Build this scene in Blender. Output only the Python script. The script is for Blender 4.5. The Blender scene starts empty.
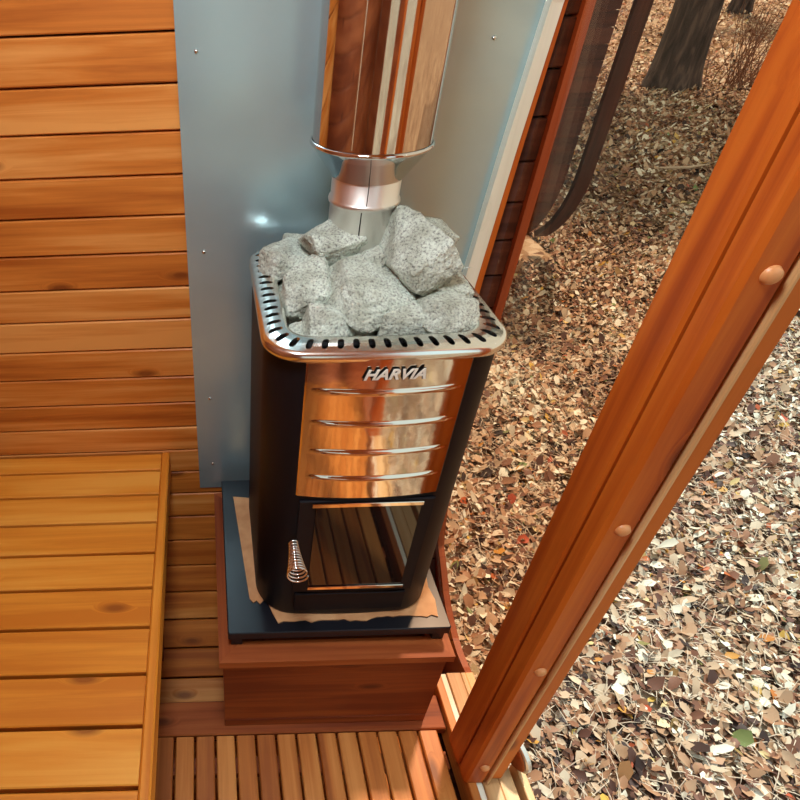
import bpy, bmesh, math, random
import numpy as np
from mathutils import Vector, Matrix, noise as mnoise
S = bpy.context.scene
C = S.collection
PI = math.pi
random.seed(7)
# ------------------------------------------------------------------ camera, world, sun, exposure
cam = bpy.data.cameras.new('camera'); co = bpy.data.objects.new('camera', cam); C.objects.link(co)
AX = Vector((0.9994135, -0.03270228, -0.01015939)); AY = Vector((-0.01181274, -0.60769999, 0.79407882)); AZ = Vector((-0.03214205, -0.79349309, -0.60772988))
M = Matrix(((AX[0], -AX[1], -AX[2], 0), (AY[0], -AY[1], -AY[2], 0), (AZ[0], -AZ[1], -AZ[2], 1.61), (0, 0, 0, 1)))
co.matrix_world = M
cam.sensor_width = 36; cam.lens = 605 / 800 * 36; cam.shift_x = (400 - 207) / 800; cam.clip_start = .02; cam.clip_end = 300
S.camera = co
W = bpy.data.worlds.new('sky'); S.world = W; W.use_nodes = True
bg = W.node_tree.nodes['Background']; bg.inputs[0].default_value = (.72, .90, .92, 1); bg.inputs[1].default_value = .9
sl = bpy.data.lights.new('sun', 'SUN'); so = bpy.data.objects.new('sun', sl); C.objects.link(so)
sl.energy = 3.5; sl.angle = math.radians(5); sl.color = (1, .93, .80)
so.rotation_euler = Vector((.26, .47, .95)).to_track_quat('Z', 'Y').to_euler()
S.view_settings.view_transform = 'Standard'; S.view_settings.look = 'None'; S.view_settings.gamma = 1
S.view_settings.use_curve_mapping = False
S.view_settings.exposure = 0.40

# ------------------------------------------------------------------ helpers
class MB:
    def __init__(s): s.v = []; s.f = []; s.wc = []; s.rn = []; s.sm = []
    def add(s, vs, fs, wc=None, rn=None, smooth=False):
        b = len(s.v); r = random.random() if rn is None else rn
        s.v += [tuple(x) for x in vs]
        s.f += [tuple(b + i for i in f) for f in fs]; s.sm += [smooth] * len(fs)
        s.wc += [tuple(x) for x in (wc or vs)]; s.rn += [r] * len(vs)
    def board(s, c, L, Wd, T, l, w, t, ch=.002):
        """chamfered board: centre c, unit axes L, Wd, T, sizes l, w, t"""
        c, L, Wd, T = Vector(c), Vector(L), Vector(Wd), Vector(T)
        r = random.random(); hw, ht = w / 2, t / 2
        sec = [(-hw + ch, -ht), (hw - ch, -ht), (hw, -ht + ch), (hw, ht - ch), (hw - ch, ht), (-hw + ch, ht), (-hw, ht - ch), (-hw, -ht + ch)]
        vs = []; wc = []
        for e in (-1, 1):
            for a, b in sec:
                vs.append(c + L * (e * l / 2) + Wd * a + T * b); wc.append((e * l / 2 + r * 37.3, a + r * 11.7, b + r * 5))
        fs = [(i, (i + 1) % 8, 8 + (i + 1) % 8, 8 + i) for i in range(8)] + [tuple(range(7, -1, -1)), tuple(range(8, 16))]
        if L.cross(Wd).dot(T) < 0: fs = [tuple(reversed(f)) for f in fs]
        s.add(vs, fs, wc, r)
    def box(s, x0, x1, y0, y1, z0, z1, along='x', ch=.002):
        c = ((x0 + x1) / 2, (y0 + y1) / 2, (z0 + z1) / 2); d = (abs(x1 - x0), abs(y1 - y0), abs(z1 - z0))
        E_ = [Vector((1, 0, 0)), Vector((0, 1, 0)), Vector((0, 0, 1))]; i = 'xyz'.index(along)
        j, k = [q for q in range(3) if q != i]
        if d[k] > d[j]: j, k = k, j
        s.board(c, E_[i], E_[j], E_[k], d[i], d[j], d[k], min(ch, d[k] * .3))
    def prism(s, poly, a0, a1, axis='x', smooth=False):
        """poly of 2D points extruded along an axis ('x': poly is (y,z); 'z': (x,y); 'y': (x,z))"""
        n = len(poly)
        def P(a, p): return {'x': (a, p[0], p[1]), 'z': (p[0], p[1], a), 'y': (p[0], a, p[1])}[axis]
        vs = [P(a0, p) for p in poly] + [P(a1, p) for p in poly]
        s.add(vs, [(i, (i + 1) % n, n + (i + 1) % n, n + i) for i in range(n)] + [tuple(range(n - 1, -1, -1)), tuple(range(n, 2 * n))], smooth=False)
        if smooth:
            for q in range(n): s.sm[-(n + 2) + q] = True
    def tube(s, pts, rad, n=10, closed_ends=True, smooth=True):
        pts = [Vector(p) for p in pts]; m = len(pts)
        if not hasattr(rad, '__len__'): rad = [rad] * m
        vs = []; up = None
        for i, p in enumerate(pts):
            d = (pts[min(i + 1, m - 1)] - pts[max(i - 1, 0)]).normalized()
            if up is None: up = d.orthogonal().normalized()
            up = (up - d * up.dot(d)).normalized(); sd = d.cross(up)
            for k in range(n):
                a = 2 * PI * k / n; vs.append(p + (up * math.cos(a) + sd * math.sin(a)) * rad[i])
        fs = [(i * n + k, i * n + (k + 1) % n, (i + 1) * n + (k + 1) % n, (i + 1) * n + k) for i in range(m - 1) for k in range(n)]
        s.add(vs, fs, smooth=smooth)
        if closed_ends: s.add(vs[:n], [tuple(range(n - 1, -1, -1))]); s.add(vs[-n:], [tuple(range(n))])
    def lathe(s, prof, cx, cy, n=64, smooth=True):
        """prof: list of (r, z) around a vertical axis"""
        vs = [(cx + r * math.cos(2 * PI * k / n), cy + r * math.sin(2 * PI * k / n), z) for r, z in prof for k in range(n)]
        fs = [(i * n + k, i * n + (k + 1) % n, (i + 1) * n + (k + 1) % n, (i + 1) * n + k) for i in range(len(prof) - 1) for k in range(n)]
        s.add(vs, fs, smooth=smooth)
    def mesh(s, name):
        me = bpy.data.meshes.new(name); me.from_pydata(s.v, [], s.f)
        a = me.attributes.new('wc', 'FLOAT_VECTOR', 'POINT'); a.data.foreach_set('vector', np.array(s.wc, dtype=np.float32).ravel())
        a = me.attributes.new('rnd', 'FLOAT', 'POINT'); a.data.foreach_set('value', np.array(s.rn, dtype=np.float32))
        me.polygons.foreach_set('use_smooth', s.sm); me.update()
        return me
    def build(s, name, mat, parent=None, fix=True):
        me = s.mesh(name)
        if fix:
            bm = bmesh.new(); bm.from_mesh(me); bmesh.ops.recalc_face_normals(bm, faces=bm.faces[:]); bm.to_mesh(me); bm.free()
        me.materials.append(mat)
        o = bpy.data.objects.new(name, me); C.objects.link(o)
        if parent:
            o.parent = parent; o.matrix_parent_inverse = Matrix.Translation(parent.location).inverted()
        return o
def tag(o, label, cat, group=None, kind=None):
    o['label'] = label; o['category'] = cat
    if group: o['group'] = group
    if kind: o['kind'] = kind
    return o
def thing(name, loc, label, cat, group=None):
    o = bpy.data.objects.new(name, None); C.objects.link(o); o.location = loc; o.empty_display_size = .05
    return tag(o, label, cat, group)
def struct(o): o['kind'] = 'structure'; return o
def structgroup(name, loc=(0, 0, 0)):
    o = bpy.data.objects.new(name, None); C.objects.link(o); o.location = loc; o.empty_display_size = .05; o['kind'] = 'structure'; return o

# ------------------------------------------------------------------ materials
def newmat(name):
    m = bpy.data.materials.new(name); m.use_nodes = True; nt = m.node_tree
    return m, nt, nt.nodes['Principled BSDF']
def N(nt, t, **k):
    n = nt.nodes.new(t)
    for a, b in k.items(): setattr(n, a, b)
    return n
def ramp(nt, stops):
    r = N(nt, 'ShaderNodeValToRGB'); e = r.color_ramp.elements
    e[0].position, e[0].color = stops[0][0], (*stops[0][1], 1); e[1].position, e[1].color = stops[-1][0], (*stops[-1][1], 1)
    for p, c in stops[1:-1]: q = e.new(p); q.color = (*c, 1)
    return r
def wood(name, dark, mid, light, rough=.52, knots=True, coat=.15):
    m, nt, b = newmat(name); L = nt.links.new
    at = N(nt, 'ShaderNodeAttribute', attribute_name='wc'); ar = N(nt, 'ShaderNodeAttribute', attribute_name='rnd')
    mp = N(nt, 'ShaderNodeMapping'); mp.inputs['Scale'].default_value = (1.6, 42, 42); L(at.outputs['Vector'], mp.inputs[0])
    # knots
    mk = N(nt, 'ShaderNodeMapping'); mk.inputs['Scale'].default_value = (3.2, 8.5, 0); L(at.outputs['Vector'], mk.inputs[0])
    vo = N(nt, 'ShaderNodeTexVoronoi', voronoi_dimensions='2D'); vo.inputs['Scale'].default_value = 1; vo.inputs['Randomness'].default_value = 1; L(mk.outputs[0], vo.inputs['Vector'])
    kr = N(nt, 'ShaderNodeMapRange'); kr.inputs[1].default_value = .0; kr.inputs[2].default_value = .17; kr.inputs[3].default_value = 1; kr.inputs[4].default_value = 0
    L(vo.outputs['Distance'], kr.inputs[0])
    # per-cell mask, only some cells hold a knot
    sp = N(nt, 'ShaderNodeSeparateColor'); L(vo.outputs['Color'], sp.inputs[0])
    gt = N(nt, 'ShaderNodeMath', operation='GREATER_THAN'); gt.inputs[1].default_value = .70; L(sp.outputs[0], gt.inputs[0])
    km = N(nt, 'ShaderNodeMath', operation='MULTIPLY'); L(kr.outputs[0], km.inputs[0]); L(gt.outputs[0], km.inputs[1])
    # warp the grain around knots
    ad = N(nt, 'ShaderNodeVectorMath', operation='ADD'); cb = N(nt, 'ShaderNodeCombineXYZ')
    mw = N(nt, 'ShaderNodeMath', operation='MULTIPLY'); mw.inputs[1].default_value = 2.2; L(km.outputs[0], mw.inputs[0]); L(mw.outputs[0], cb.inputs[1])
    L(mp.outputs[0], ad.inputs[0]); L(cb.outputs[0], ad.inputs[1])
    n1 = N(nt, 'ShaderNodeTexNoise'); n1.inputs['Scale'].default_value = 1; n1.inputs['Detail'].default_value = 5; n1.inputs['Roughness'].default_value = .6; n1.inputs['Distortion'].default_value = .5
    L(ad.outputs[0], n1.inputs['Vector'])
    mp2 = N(nt, 'ShaderNodeMapping'); mp2.inputs['Scale'].default_value = (.9, 9, 9); L(at.outputs['Vector'], mp2.inputs[0])
    n2 = N(nt, 'ShaderNodeTexNoise'); n2.inputs['Scale'].default_value = 1; n2.inputs['Detail'].default_value = 2; n2.inputs['Distortion'].default_value = 1.2; L(mp2.outputs[0], n2.inputs['Vector'])
    mx = N(nt, 'ShaderNodeMix'); mx.data_type = 'FLOAT'; mx.inputs[0].default_value = .5; L(n1.outputs[0], mx.inputs[2]); L(n2.outputs[0], mx.inputs[3])
    a2 = N(nt, 'ShaderNodeMath', operation='MULTIPLY_ADD'); a2.inputs[1].default_value = .16; L(ar.outputs['Fac'], a2.inputs[0]); L(mx.outputs[0], a2.inputs[2])
    a3 = N(nt, 'ShaderNodeMath', operation='SUBTRACT'); a3.inputs[1].default_value = .08; L(a2.outputs[0], a3.inputs[0])
    r = ramp(nt, [(.36, dark), (.50, mid), (.63, light)]); L(a3.outputs[0], r.inputs[0])
    last = r.outputs[0]
    if knots:
        k2 = N(nt, 'ShaderNodeMapRange'); k2.inputs[1].default_value = .25; k2.inputs[2].default_value = .75; L(km.outputs[0], k2.inputs[0])
        kk = N(nt, 'ShaderNodeMath', operation='MULTIPLY'); kk.inputs[1].default_value = .75; L(k2.outputs[0], kk.inputs[0])
        mc = N(nt, 'ShaderNodeMix'); mc.data_type = 'RGBA'; L(kk.outputs[0], mc.inputs[0]); L(last, mc.inputs[6]); mc.inputs[7].default_value = (dark[0] * .36, dark[1] * .28, dark[2] * .4, 1)
        last = mc.outputs[2]
    L(last, b.inputs['Base Color']); b.inputs['Roughness'].default_value = rough
    b.inputs['Coat Weight'].default_value = coat; b.inputs['Coat Roughness'].default_value = .3; b.inputs['Specular IOR Level'].default_value = .28
    bp = N(nt, 'ShaderNodeBump'); bp.inputs['Strength'].default_value = .12; bp.inputs['Distance'].default_value = .002; L(n1.outputs[0], bp.inputs['Height']); L(bp.outputs[0], b.inputs['Normal'])
    return m
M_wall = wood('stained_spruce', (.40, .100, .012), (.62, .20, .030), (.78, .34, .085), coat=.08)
M_near = wood('near_wall_darkened', (.16, .035, .010), (.26, .065, .018), (.36, .11, .035), coat=0)  # unseen walls darkened in colour so the steel reflects a darker room
M_bench = wood('bench_spruce', (.60, .18, .014), (.76, .28, .028), (.84, .38, .06), coat=.08)
M_post = wood('post_stain', (.27, .038, .004), (.46, .092, .008), (.58, .145, .014), rough=.5, coat=.0)
M_plinth = wood('plinth_wood', (.17, .030, .007), (.29, .065, .013), (.40, .11, .026), coat=.0)
M_floor = wood('slat_wood', (.36, .10, .018), (.54, .18, .034), (.68, .28, .07))
M_pale = wood('pale_trim', (.74, .72, .58), (.84, .82, .68), (.90, .88, .76), knots=False, rough=.5)
M_sill = wood('sill_wood', (.50, .26, .10), (.66, .40, .18), (.76, .54, .30), rough=.5)
M_dark = wood('dark_stain_and_shade', (.035, .012, .008), (.065, .022, .014), (.10, .036, .022), rough=.85, coat=0)
M_lower = wood('floor_wood_shaded', (.20, .040, .010), (.34, .085, .016), (.46, .14, .03), coat=0)  # same timber as the walls, low-level shade put into the colour
M_hoop = wood('hoop_stain', (.24, .055, .020), (.32, .08, .03), (.40, .12, .045), rough=.45, knots=False)
def plain(name, col, rough=.5, metal=0., bump=0., bscale=60, ior=None, spec=None):
    m, nt, b = newmat(name); b.inputs['Base Color'].default_value = (*col, 1); b.inputs['Roughness'].default_value = rough; b.inputs['Metallic'].default_value = metal
    if ior: b.inputs['IOR'].default_value = ior
    if bump:
        tc = N(nt, 'ShaderNodeTexCoord'); n = N(nt, 'ShaderNodeTexNoise'); n.inputs['Scale'].default_value = bscale; n.inputs['Detail'].default_value = 3
        bp = N(nt, 'ShaderNodeBump'); bp.inputs['Strength'].default_value = bump; bp.inputs['Distance'].default_value = .003
        nt.links.new(tc.outputs['Object'], n.inputs['Vector']); nt.links.new(n.outputs[0], bp.inputs['Height']); nt.links.new(bp.outputs[0], b.inputs['Normal'])
    return m
M_black = plain('black_enamel', (.006, .005, .008), .5, 0, .05, 300, ior=1.3)
M_blacksteel = plain('black_plate', (.008, .009, .014), .3, 0, ior=1.4)
M_steel = plain('polished_steel', (.70, .69, .68), .07, 1., .06, 9)
M_panel = plain('mirror_steel', (.76, .65, .54), .09, 1., .22, 14)
M_collar = plain('collar_steel', (.84, .85, .80), .20, 1.)
M_flue = plain('flue_steel', (.86, .83, .78), .38, 1., .08, 12)
M_wire = plain('wire_steel', (.85, .83, .80), .15, 1.)
M_glassdark = plain('stove_glass', (.012, .008, .008), .03, 0, ior=1.5)
M_bolt = plain('screw_cap', (.66, .28, .10), .4)
M_white = plain('white_letter', (.85, .83, .74), .4)
M_soot = plain('soot', (.006, .006, .006), .9)
M_hinge = plain('hinge_rim', (.72, .70, .64), .35, .6)
# galvanised heat shield
m, nt, b = newmat('zinc_sheet'); M_zinc = m; L = nt.links.new
tc = N(nt, 'ShaderNodeTexCoord'); n = N(nt, 'ShaderNodeTexNoise'); n.inputs['Scale'].default_value = 2.2; n.inputs['Detail'].default_value = 3; n.inputs['Distortion'].default_value = .6
L(tc.outputs['Object'], n.inputs['Vector']); r = ramp(nt, [(.3, (.42, .60, .66)), (.7, (.56, .77, .82))]); L(n.outputs[0], r.inputs[0]); L(r.outputs[0], b.inputs['Base Color'])
b.inputs['Metallic'].default_value = .62; b.inputs['Roughness'].default_value = .27
n3 = N(nt, 'ShaderNodeTexNoise'); n3.inputs['Scale'].default_value = 3.2; n3.inputs['Detail'].default_value = 1
L(tc.outputs['Object'], n3.inputs['Vector']); bp = N(nt, 'ShaderNodeBump'); bp.inputs['Strength'].default_value = .5; bp.inputs['Distance'].default_value = .02; L(n3.outputs[0], bp.inputs['Height']); L(bp.outputs[0], b.inputs['Normal'])
# rock
m, nt, b = newmat('rock'); M_rock = m; L = nt.links.new
tc = N(nt, 'ShaderNodeTexCoord'); n = N(nt, 'ShaderNodeTexNoise'); n.inputs['Scale'].default_value = 240; n.inputs['Detail'].default_value = 4; n.inputs['Roughness'].default_value = .75
L(tc.outputs['Object'], n.inputs['Vector']); r = ramp(nt, [(.34, (.16, .165, .15)), (.45, (.56, .62, .55)), (.56, (.80, .88, .78))]); L(n.outputs[0], r.inputs[0])
nb = N(nt, 'ShaderNodeTexNoise'); nb.inputs['Scale'].default_value = 18; nb.inputs['Detail'].default_value = 3; L(tc.outputs['Object'], nb.inputs['Vector'])
r2 = ramp(nt, [(.35, (.62, .60, .56)), (.6, (1, 1, 1))]); L(nb.outputs[0], r2.inputs[0])
mx = N(nt, 'ShaderNodeMix'); mx.data_type = 'RGBA'; mx.blend_type = 'MULTIPLY'; mx.inputs[0].default_value = 1; L(r.outputs[0], mx.inputs[6]); L(r2.outputs[0], mx.inputs[7]); L(mx.outputs[2], b.inputs['Base Color'])
b.inputs['Roughness'].default_value = .8
bp = N(nt, 'ShaderNodeBump'); bp.inputs['Strength'].default_value = .8; bp.inputs['Distance'].default_value = .006; L(n.outputs[0], bp.inputs['Height']); L(bp.outputs[0], b.inputs['Normal'])
# cardboard
m, nt, b = newmat('cardboard'); M_card = m
tc = N(nt, 'ShaderNodeTexCoord'); n = N(nt, 'ShaderNodeTexNoise'); n.inputs['Scale'].default_value = 25
nt.links.new(tc.outputs['Object'], n.inputs['Vector']); r = ramp(nt, [(.35, (.52, .26, .11)), (.65, (.64, .36, .17))]); nt.links.new(n.outputs[0], r.inputs[0]); nt.links.new(r.outputs[0], b.inputs['Base Color']); b.inputs['Roughness'].default_value = .7
# window glass, thin and bronze tinted
def glassmat(name, tint, mixf):
    m = bpy.data.materials.new(name); m.use_nodes = True; nt = m.node_tree; nt.nodes.clear(); L = nt.links.new
    o = N(nt, 'ShaderNodeOutputMaterial'); t = N(nt, 'ShaderNodeBsdfTransparent'); t.inputs[0].default_value = (*tint, 1)
    g = N(nt, 'ShaderNodeBsdfGlossy'); g.inputs['Roughness'].default_value = 0; g.inputs[0].default_value = (1, 1, 1, 1)
    fr = N(nt, 'ShaderNodeFresnel'); fr.inputs[0].default_value = 1.45
    ge = N(nt, 'ShaderNodeNewGeometry'); io = N(nt, 'ShaderNodeMix'); io.data_type = 'FLOAT'; io.inputs[2].default_value = 1.45; io.inputs[3].default_value = 1 / 1.45   # leaving face: same Fresnel as the entering one
    L(ge.outputs['Backfacing'], io.inputs[0]); L(io.outputs[0], fr.inputs[0])
    ml = N(nt, 'ShaderNodeMath', operation='MULTIPLY'); ml.inputs[1].default_value = mixf; L(fr.outputs[0], ml.inputs[0])
    x = N(nt, 'ShaderNodeMixShader'); L(ml.outputs[0], x.inputs[0]); L(t.outputs[0], x.inputs[1]); L(g.outputs[0], x.inputs[2]); L(x.outputs[0], o.inputs[0])
    return m
M_glass = glassmat('bronze_glass', (.97, .81, .69), .5)
# leaves: colour per leaf
m, nt, b = newmat('dry_leaf'); M_leaf = m; L = nt.links.new
ar = N(nt, 'ShaderNodeAttribute', attribute_name='rnd')
r = ramp(nt, [(0, (.030, .014, .011)), (.12, (.10, .04, .026)), (.26, (.23, .10, .055)), (.40, (.37, .19, .10)), (.56, (.47, .30, .18)), (.72, (.57, .43, .29)), (.86, (.68, .61, .47)), (.93, (.80, .79, .66)), (.955, (.56, .36, .05)), (.975, (.42, .05, .02)), (1, (.16, .28, .09))])
L(ar.outputs['Fac'], r.inputs[0]); L(r.outputs[0], b.inputs['Base Color']); b.inputs['Roughness'].default_value = .6
# soil under the leaves
m, nt, b = newmat('forest_soil'); M_soil = m; L = nt.links.new
tc = N(nt, 'ShaderNodeTexCoord'); n = N(nt, 'ShaderNodeTexVoronoi'); n.inputs['Scale'].default_value = 14; L(tc.outputs['Object'], n.inputs['Vector'])
n2 = N(nt, 'ShaderNodeTexNoise'); n2.inputs['Scale'].default_value = 1.2; n2.inputs['Detail'].default_value = 6; L(tc.outputs['Object'], n2.inputs['Vector'])
sp = N(nt, 'ShaderNodeSeparateColor'); L(n.outputs['Color'], sp.inputs[0])
r = ramp(nt, [(0, (.14, .07, .045)), (.4, (.34, .22, .13)), (.8, (.54, .42, .30)), (1, (.70, .62, .50))]); L(sp.outputs[0], r.inputs[0])
r2 = ramp(nt, [(.35, (.55, .45, .38)), (.65, (1.0, 1.0, .92))]); L(n2.outputs[0], r2.inputs[0])
mx = N(nt, 'ShaderNodeMix'); mx.data_type = 'RGBA'; mx.blend_type = 'MULTIPLY'; mx.inputs[0].default_value = 1; L(r.outputs[0], mx.inputs[6]); L(r2.outputs[0], mx.inputs[7]); L(mx.outputs[2], b.inputs['Base Color']); b.inputs['Roughness'].default_value = .9
# bark
m, nt, b = newmat('bark'); M_bark = m; L = nt.links.new
tc = N(nt, 'ShaderNodeTexCoord'); mp = N(nt, 'ShaderNodeMapping'); mp.inputs['Scale'].default_value = (14, 14, 2.5); L(tc.outputs['Object'], mp.inputs[0])
n = N(nt, 'ShaderNodeTexNoise'); n.inputs['Scale'].default_value = 1; n.inputs['Detail'].default_value = 6; n.inputs['Distortion'].default_value = .6; L(mp.outputs[0], n.inputs['Vector'])
r = ramp(nt, [(.35, (.018, .012, .012)), (.55, (.06, .042, .038)), (.75, (.15, .11, .095))]); L(n.outputs[0], r.inputs[0]); L(r.outputs[0], b.inputs['Base Color']); b.inputs['Roughness'].default_value = .9
bp = N(nt, 'ShaderNodeBump'); bp.inputs['Strength'].default_value = .9; bp.inputs['Distance'].default_value = .03; L(n.outputs[0], bp.inputs['Height']); L(bp.outputs[0], b.inputs['Normal'])
M_needle = plain('needles', (.03, .06, .02), .7)
M_twig = plain('twig', (.22, .10, .055), .8)
M_straw = plain('pale_stick', (.55, .45, .34), .8)

# ------------------------------------------------------------------ pod profile
YF, YN, ZB, ZT, RB, RT = 1.27, -.93, -.282, 2.15, .66, .55      # far face, near face, bottom, top, radii
PITCH = .0845
def profile(off=0., full=True):
    """centre line of the inner face, from the floor middle up the far side to the ceiling middle (offset outwards)"""
    p = []
    ym = (YF + YN) / 2
    p.append((ym, ZB - off)); p.append((YF - RB, ZB - off))
    for k in range(1, 19):
        a = -PI / 2 + k / 18 * PI / 2; p.append((YF - RB + (RB + off) * math.cos(a), ZB + RB + (RB + off) * math.sin(a)))
    for k in range(0, 19):
        a = k / 18 * PI / 2; p.append((YF - RT + (RT + off) * math.cos(a), ZT - RT + (RT + off) * math.sin(a)))
    p.append((ym, ZT + off))
    return p
def arc_pos(s_):
    """inner-face point and outward normal at arc length s_ measured up from the bottom tangent point of the far side"""
    A = RB * PI / 2; V = (ZT - RT) - (ZB + RB); B = RT * PI / 2
    if s_ < 0: return (YF - RB + s_, ZB), (0, -1)
    if s_ < A: a = -PI / 2 + s_ / RB; return (YF - RB + RB * math.cos(a), ZB + RB + RB * math.sin(a)), (math.cos(a), math.sin(a))
    if s_ < A + V: return (YF, ZB + RB + s_ - A), (1, 0)
    if s_ < A + V + B: a = (s_ - A - V) / RT; return (YF - RT + RT * math.cos(a), ZT - RT + RT * math.sin(a)), (math.cos(a), math.sin(a))
    return (YF - RT - (s_ - A - V - B), ZT), (0, 1)
A_, V_, B_ = RB * PI / 2, (ZT - RT) - (ZB + RB), RT * PI / 2
YM = (YF + YN) / 2
def stave(mb, s0, s1, x0, x1, mirror=False, yoff=0., outer=False, th=.03, gap=.0042, jit=0.):
    (ya, za), _ = arc_pos(s0 + gap / 2); (yb, zb), _ = arc_pos(s1 - gap / 2)
    (_, _), (ny, nz) = arc_pos((s0 + s1) / 2)
    if mirror: ya, yb, ny = 2 * YM - ya, 2 * YM - yb, -ny
    Wv = Vector((0, yb - ya, zb - za)); w = Wv.length; Wv.normalize(); T = Vector((0, ny, nz))
    T = (T - Wv * T.dot(Wv)).normalized()
    c = Vector(((x0 + x1) / 2, (ya + yb) / 2 + yoff, (za + zb) / 2)) + T * (th / 2 + random.uniform(-jit, jit))
    mb.board(c, (1, 0, 0), Wv, T, x1 - x0, w, th, .0025)
# seam at world z .463
sseam = A_ + (.463 - (ZB + RB)); s_first = sseam % PITCH - PITCH
X0, X1 = -.62, .674
far, ceil, flo, near, ext = MB(), MB(), MB(), MB(), MB()
s_ = s_first; TOT = A_ + V_ + B_ + (YF - RT - YM)
while s_ < TOT + PITCH:
    e = min(s_ + PITCH, TOT)
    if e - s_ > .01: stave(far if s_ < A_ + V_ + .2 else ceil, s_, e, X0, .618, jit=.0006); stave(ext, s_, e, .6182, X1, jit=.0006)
    s_ += PITCH
s_ = s_first - PITCH
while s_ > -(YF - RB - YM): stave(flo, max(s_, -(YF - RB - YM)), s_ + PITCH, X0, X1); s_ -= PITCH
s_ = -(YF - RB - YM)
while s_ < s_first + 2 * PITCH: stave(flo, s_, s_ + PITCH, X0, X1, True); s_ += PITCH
# near side wall with a window opening
WX0, WX1, WZ0, WZ1 = -.10, .44, .60, 1.58
s_ = s_first + 2 * PITCH + .0
while s_ < TOT:
    e = min(s_ + PITCH, TOT); (yy, zz), _ = arc_pos((s_ + e) / 2)
    if e - s_ > .01:
        if WZ0 < zz < WZ1: stave(near, s_, e, X0, WX0, True); stave(near, s_, e, WX1, X1, True)
        else: stave(near if s_ < A_ + V_ + .2 else ceil, s_, e, X0, X1, True)
    s_ += PITCH
struct(far.build('wall_far', M_wall)); struct(ext.build('trim_6', M_dark)); struct(ceil.build('ceiling', M_wall)); struct(flo.build('floor', M_lower)); struct(near.build('wall_near', M_near))  # ext: wall staves carried past the glass, outdoor shade put into their colour
# outer skin keeps daylight out of the joints
def ringpoly(o0, o1, a0, a1, name, mat, yoff=0., parent=None):
    pin = profile(o0); pout = profile(o1)
    def full(p): return p + [(2 * YM - y, z) for y, z in reversed(p[1:-1])]
    a, b_ = full(pin), full(pout); n = len(a); mb = MB(); vs = []
    for x in (a0, a1):
        for p in (a, b_): vs += [(x, y + yoff, z) for y, z in p]
    fs = []
    for i in range(n):
        j = (i + 1) % n
        fs += [(i, j, n + j, n + i), (2 * n + i, 3 * n + i, 3 * n + j, 2 * n + j), (i, 2 * n + i, 2 * n + j, j), (n + i, n + j, 3 * n + j, 3 * n + i)]
    mb.add(vs, fs, wc=[(k * .03, v[0], 0) for k, v in enumerate(vs)])
    return mb.build(name, mat, parent)
sk = ringpoly(.034, .040, X0 - .03, X1, 'roof_skin', M_dark); sk.name = 'trim_1'
# cut the skin at the window by removing its faces there
bm = bmesh.new(); bm.from_mesh(sk.data)
rem = [f for f in bm.faces if all(abs(v.co.y - YN) < .06 for v in f.verts) and f.calc_center_median().z > .3 and f.calc_center_median().z < 1.7 and abs(f.calc_center_median().x) < .5]
bmesh.ops.delete(bm, geom=rem, context='FACES'); bm.to_mesh(sk.data); bm.free(); struct(sk)
# solid pieces of the near wall skin around the window
t2 = MB()
for a in ((X0, WX0, .38, 1.60), (WX1, X1, .38, 1.60), (WX0, WX1, .38, WZ0)): t2.box(a[0], a[1], YN - .040, YN - .034, a[2], a[3])
struct(t2.build('trim_2', M_dark))
# left end wall
wl = MB(); z = -.26
while z < 2.12:
    def half(zz):
        if zz < ZB + RB: return (YF - RB) + math.sqrt(max(0, RB ** 2 - (ZB + RB - zz) ** 2))
        if zz > ZT - RT: return (YF - RT) + math.sqrt(max(0, RT ** 2 - (zz - ZT + RT) ** 2))
        return YF
    h = min(half(z), half(z + PITCH)) - YM
    wl.box(-.648, -.622, YM - h, YM + h, z + .0015, z + PITCH - .0015, 'y', .003); z += PITCH
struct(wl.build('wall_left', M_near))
wk = MB(); wk.prism([(y, z) for y, z in profile(.03) + [(2 * YM - y, z) for y, z in reversed(profile(.03)[1:-1])]], -.66, -.649); struct(wk.build('trim_3', M_dark))
# near window
w1 = structgroup('window_1', (WX0, YN, WZ0)); fr = MB()
for a in ((WX0, WX0 + .03, WZ0, WZ1), (WX1 - .03, WX1, WZ0, WZ1)): fr.box(a[0], a[1], YN - .04, YN + .012, a[2], a[3], 'z')
for a in ((WX0 + .03, WX1 - .03, WZ0, WZ0 + .03), (WX0 + .03, WX1 - .03, WZ1 - .03, WZ1)): fr.box(a[0], a[1], YN - .04, YN + .012, a[2], a[3], 'x')
fr.build('window_frame', M_post, w1)
g = MB(); g.box(WX0 + .03, WX1 - .03, YN - .018, YN - .012, WZ0 + .03, WZ1 - .03); g.build('pane', glassmat('clear_glass', (.98, .98, .97), 1.), w1)

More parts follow.
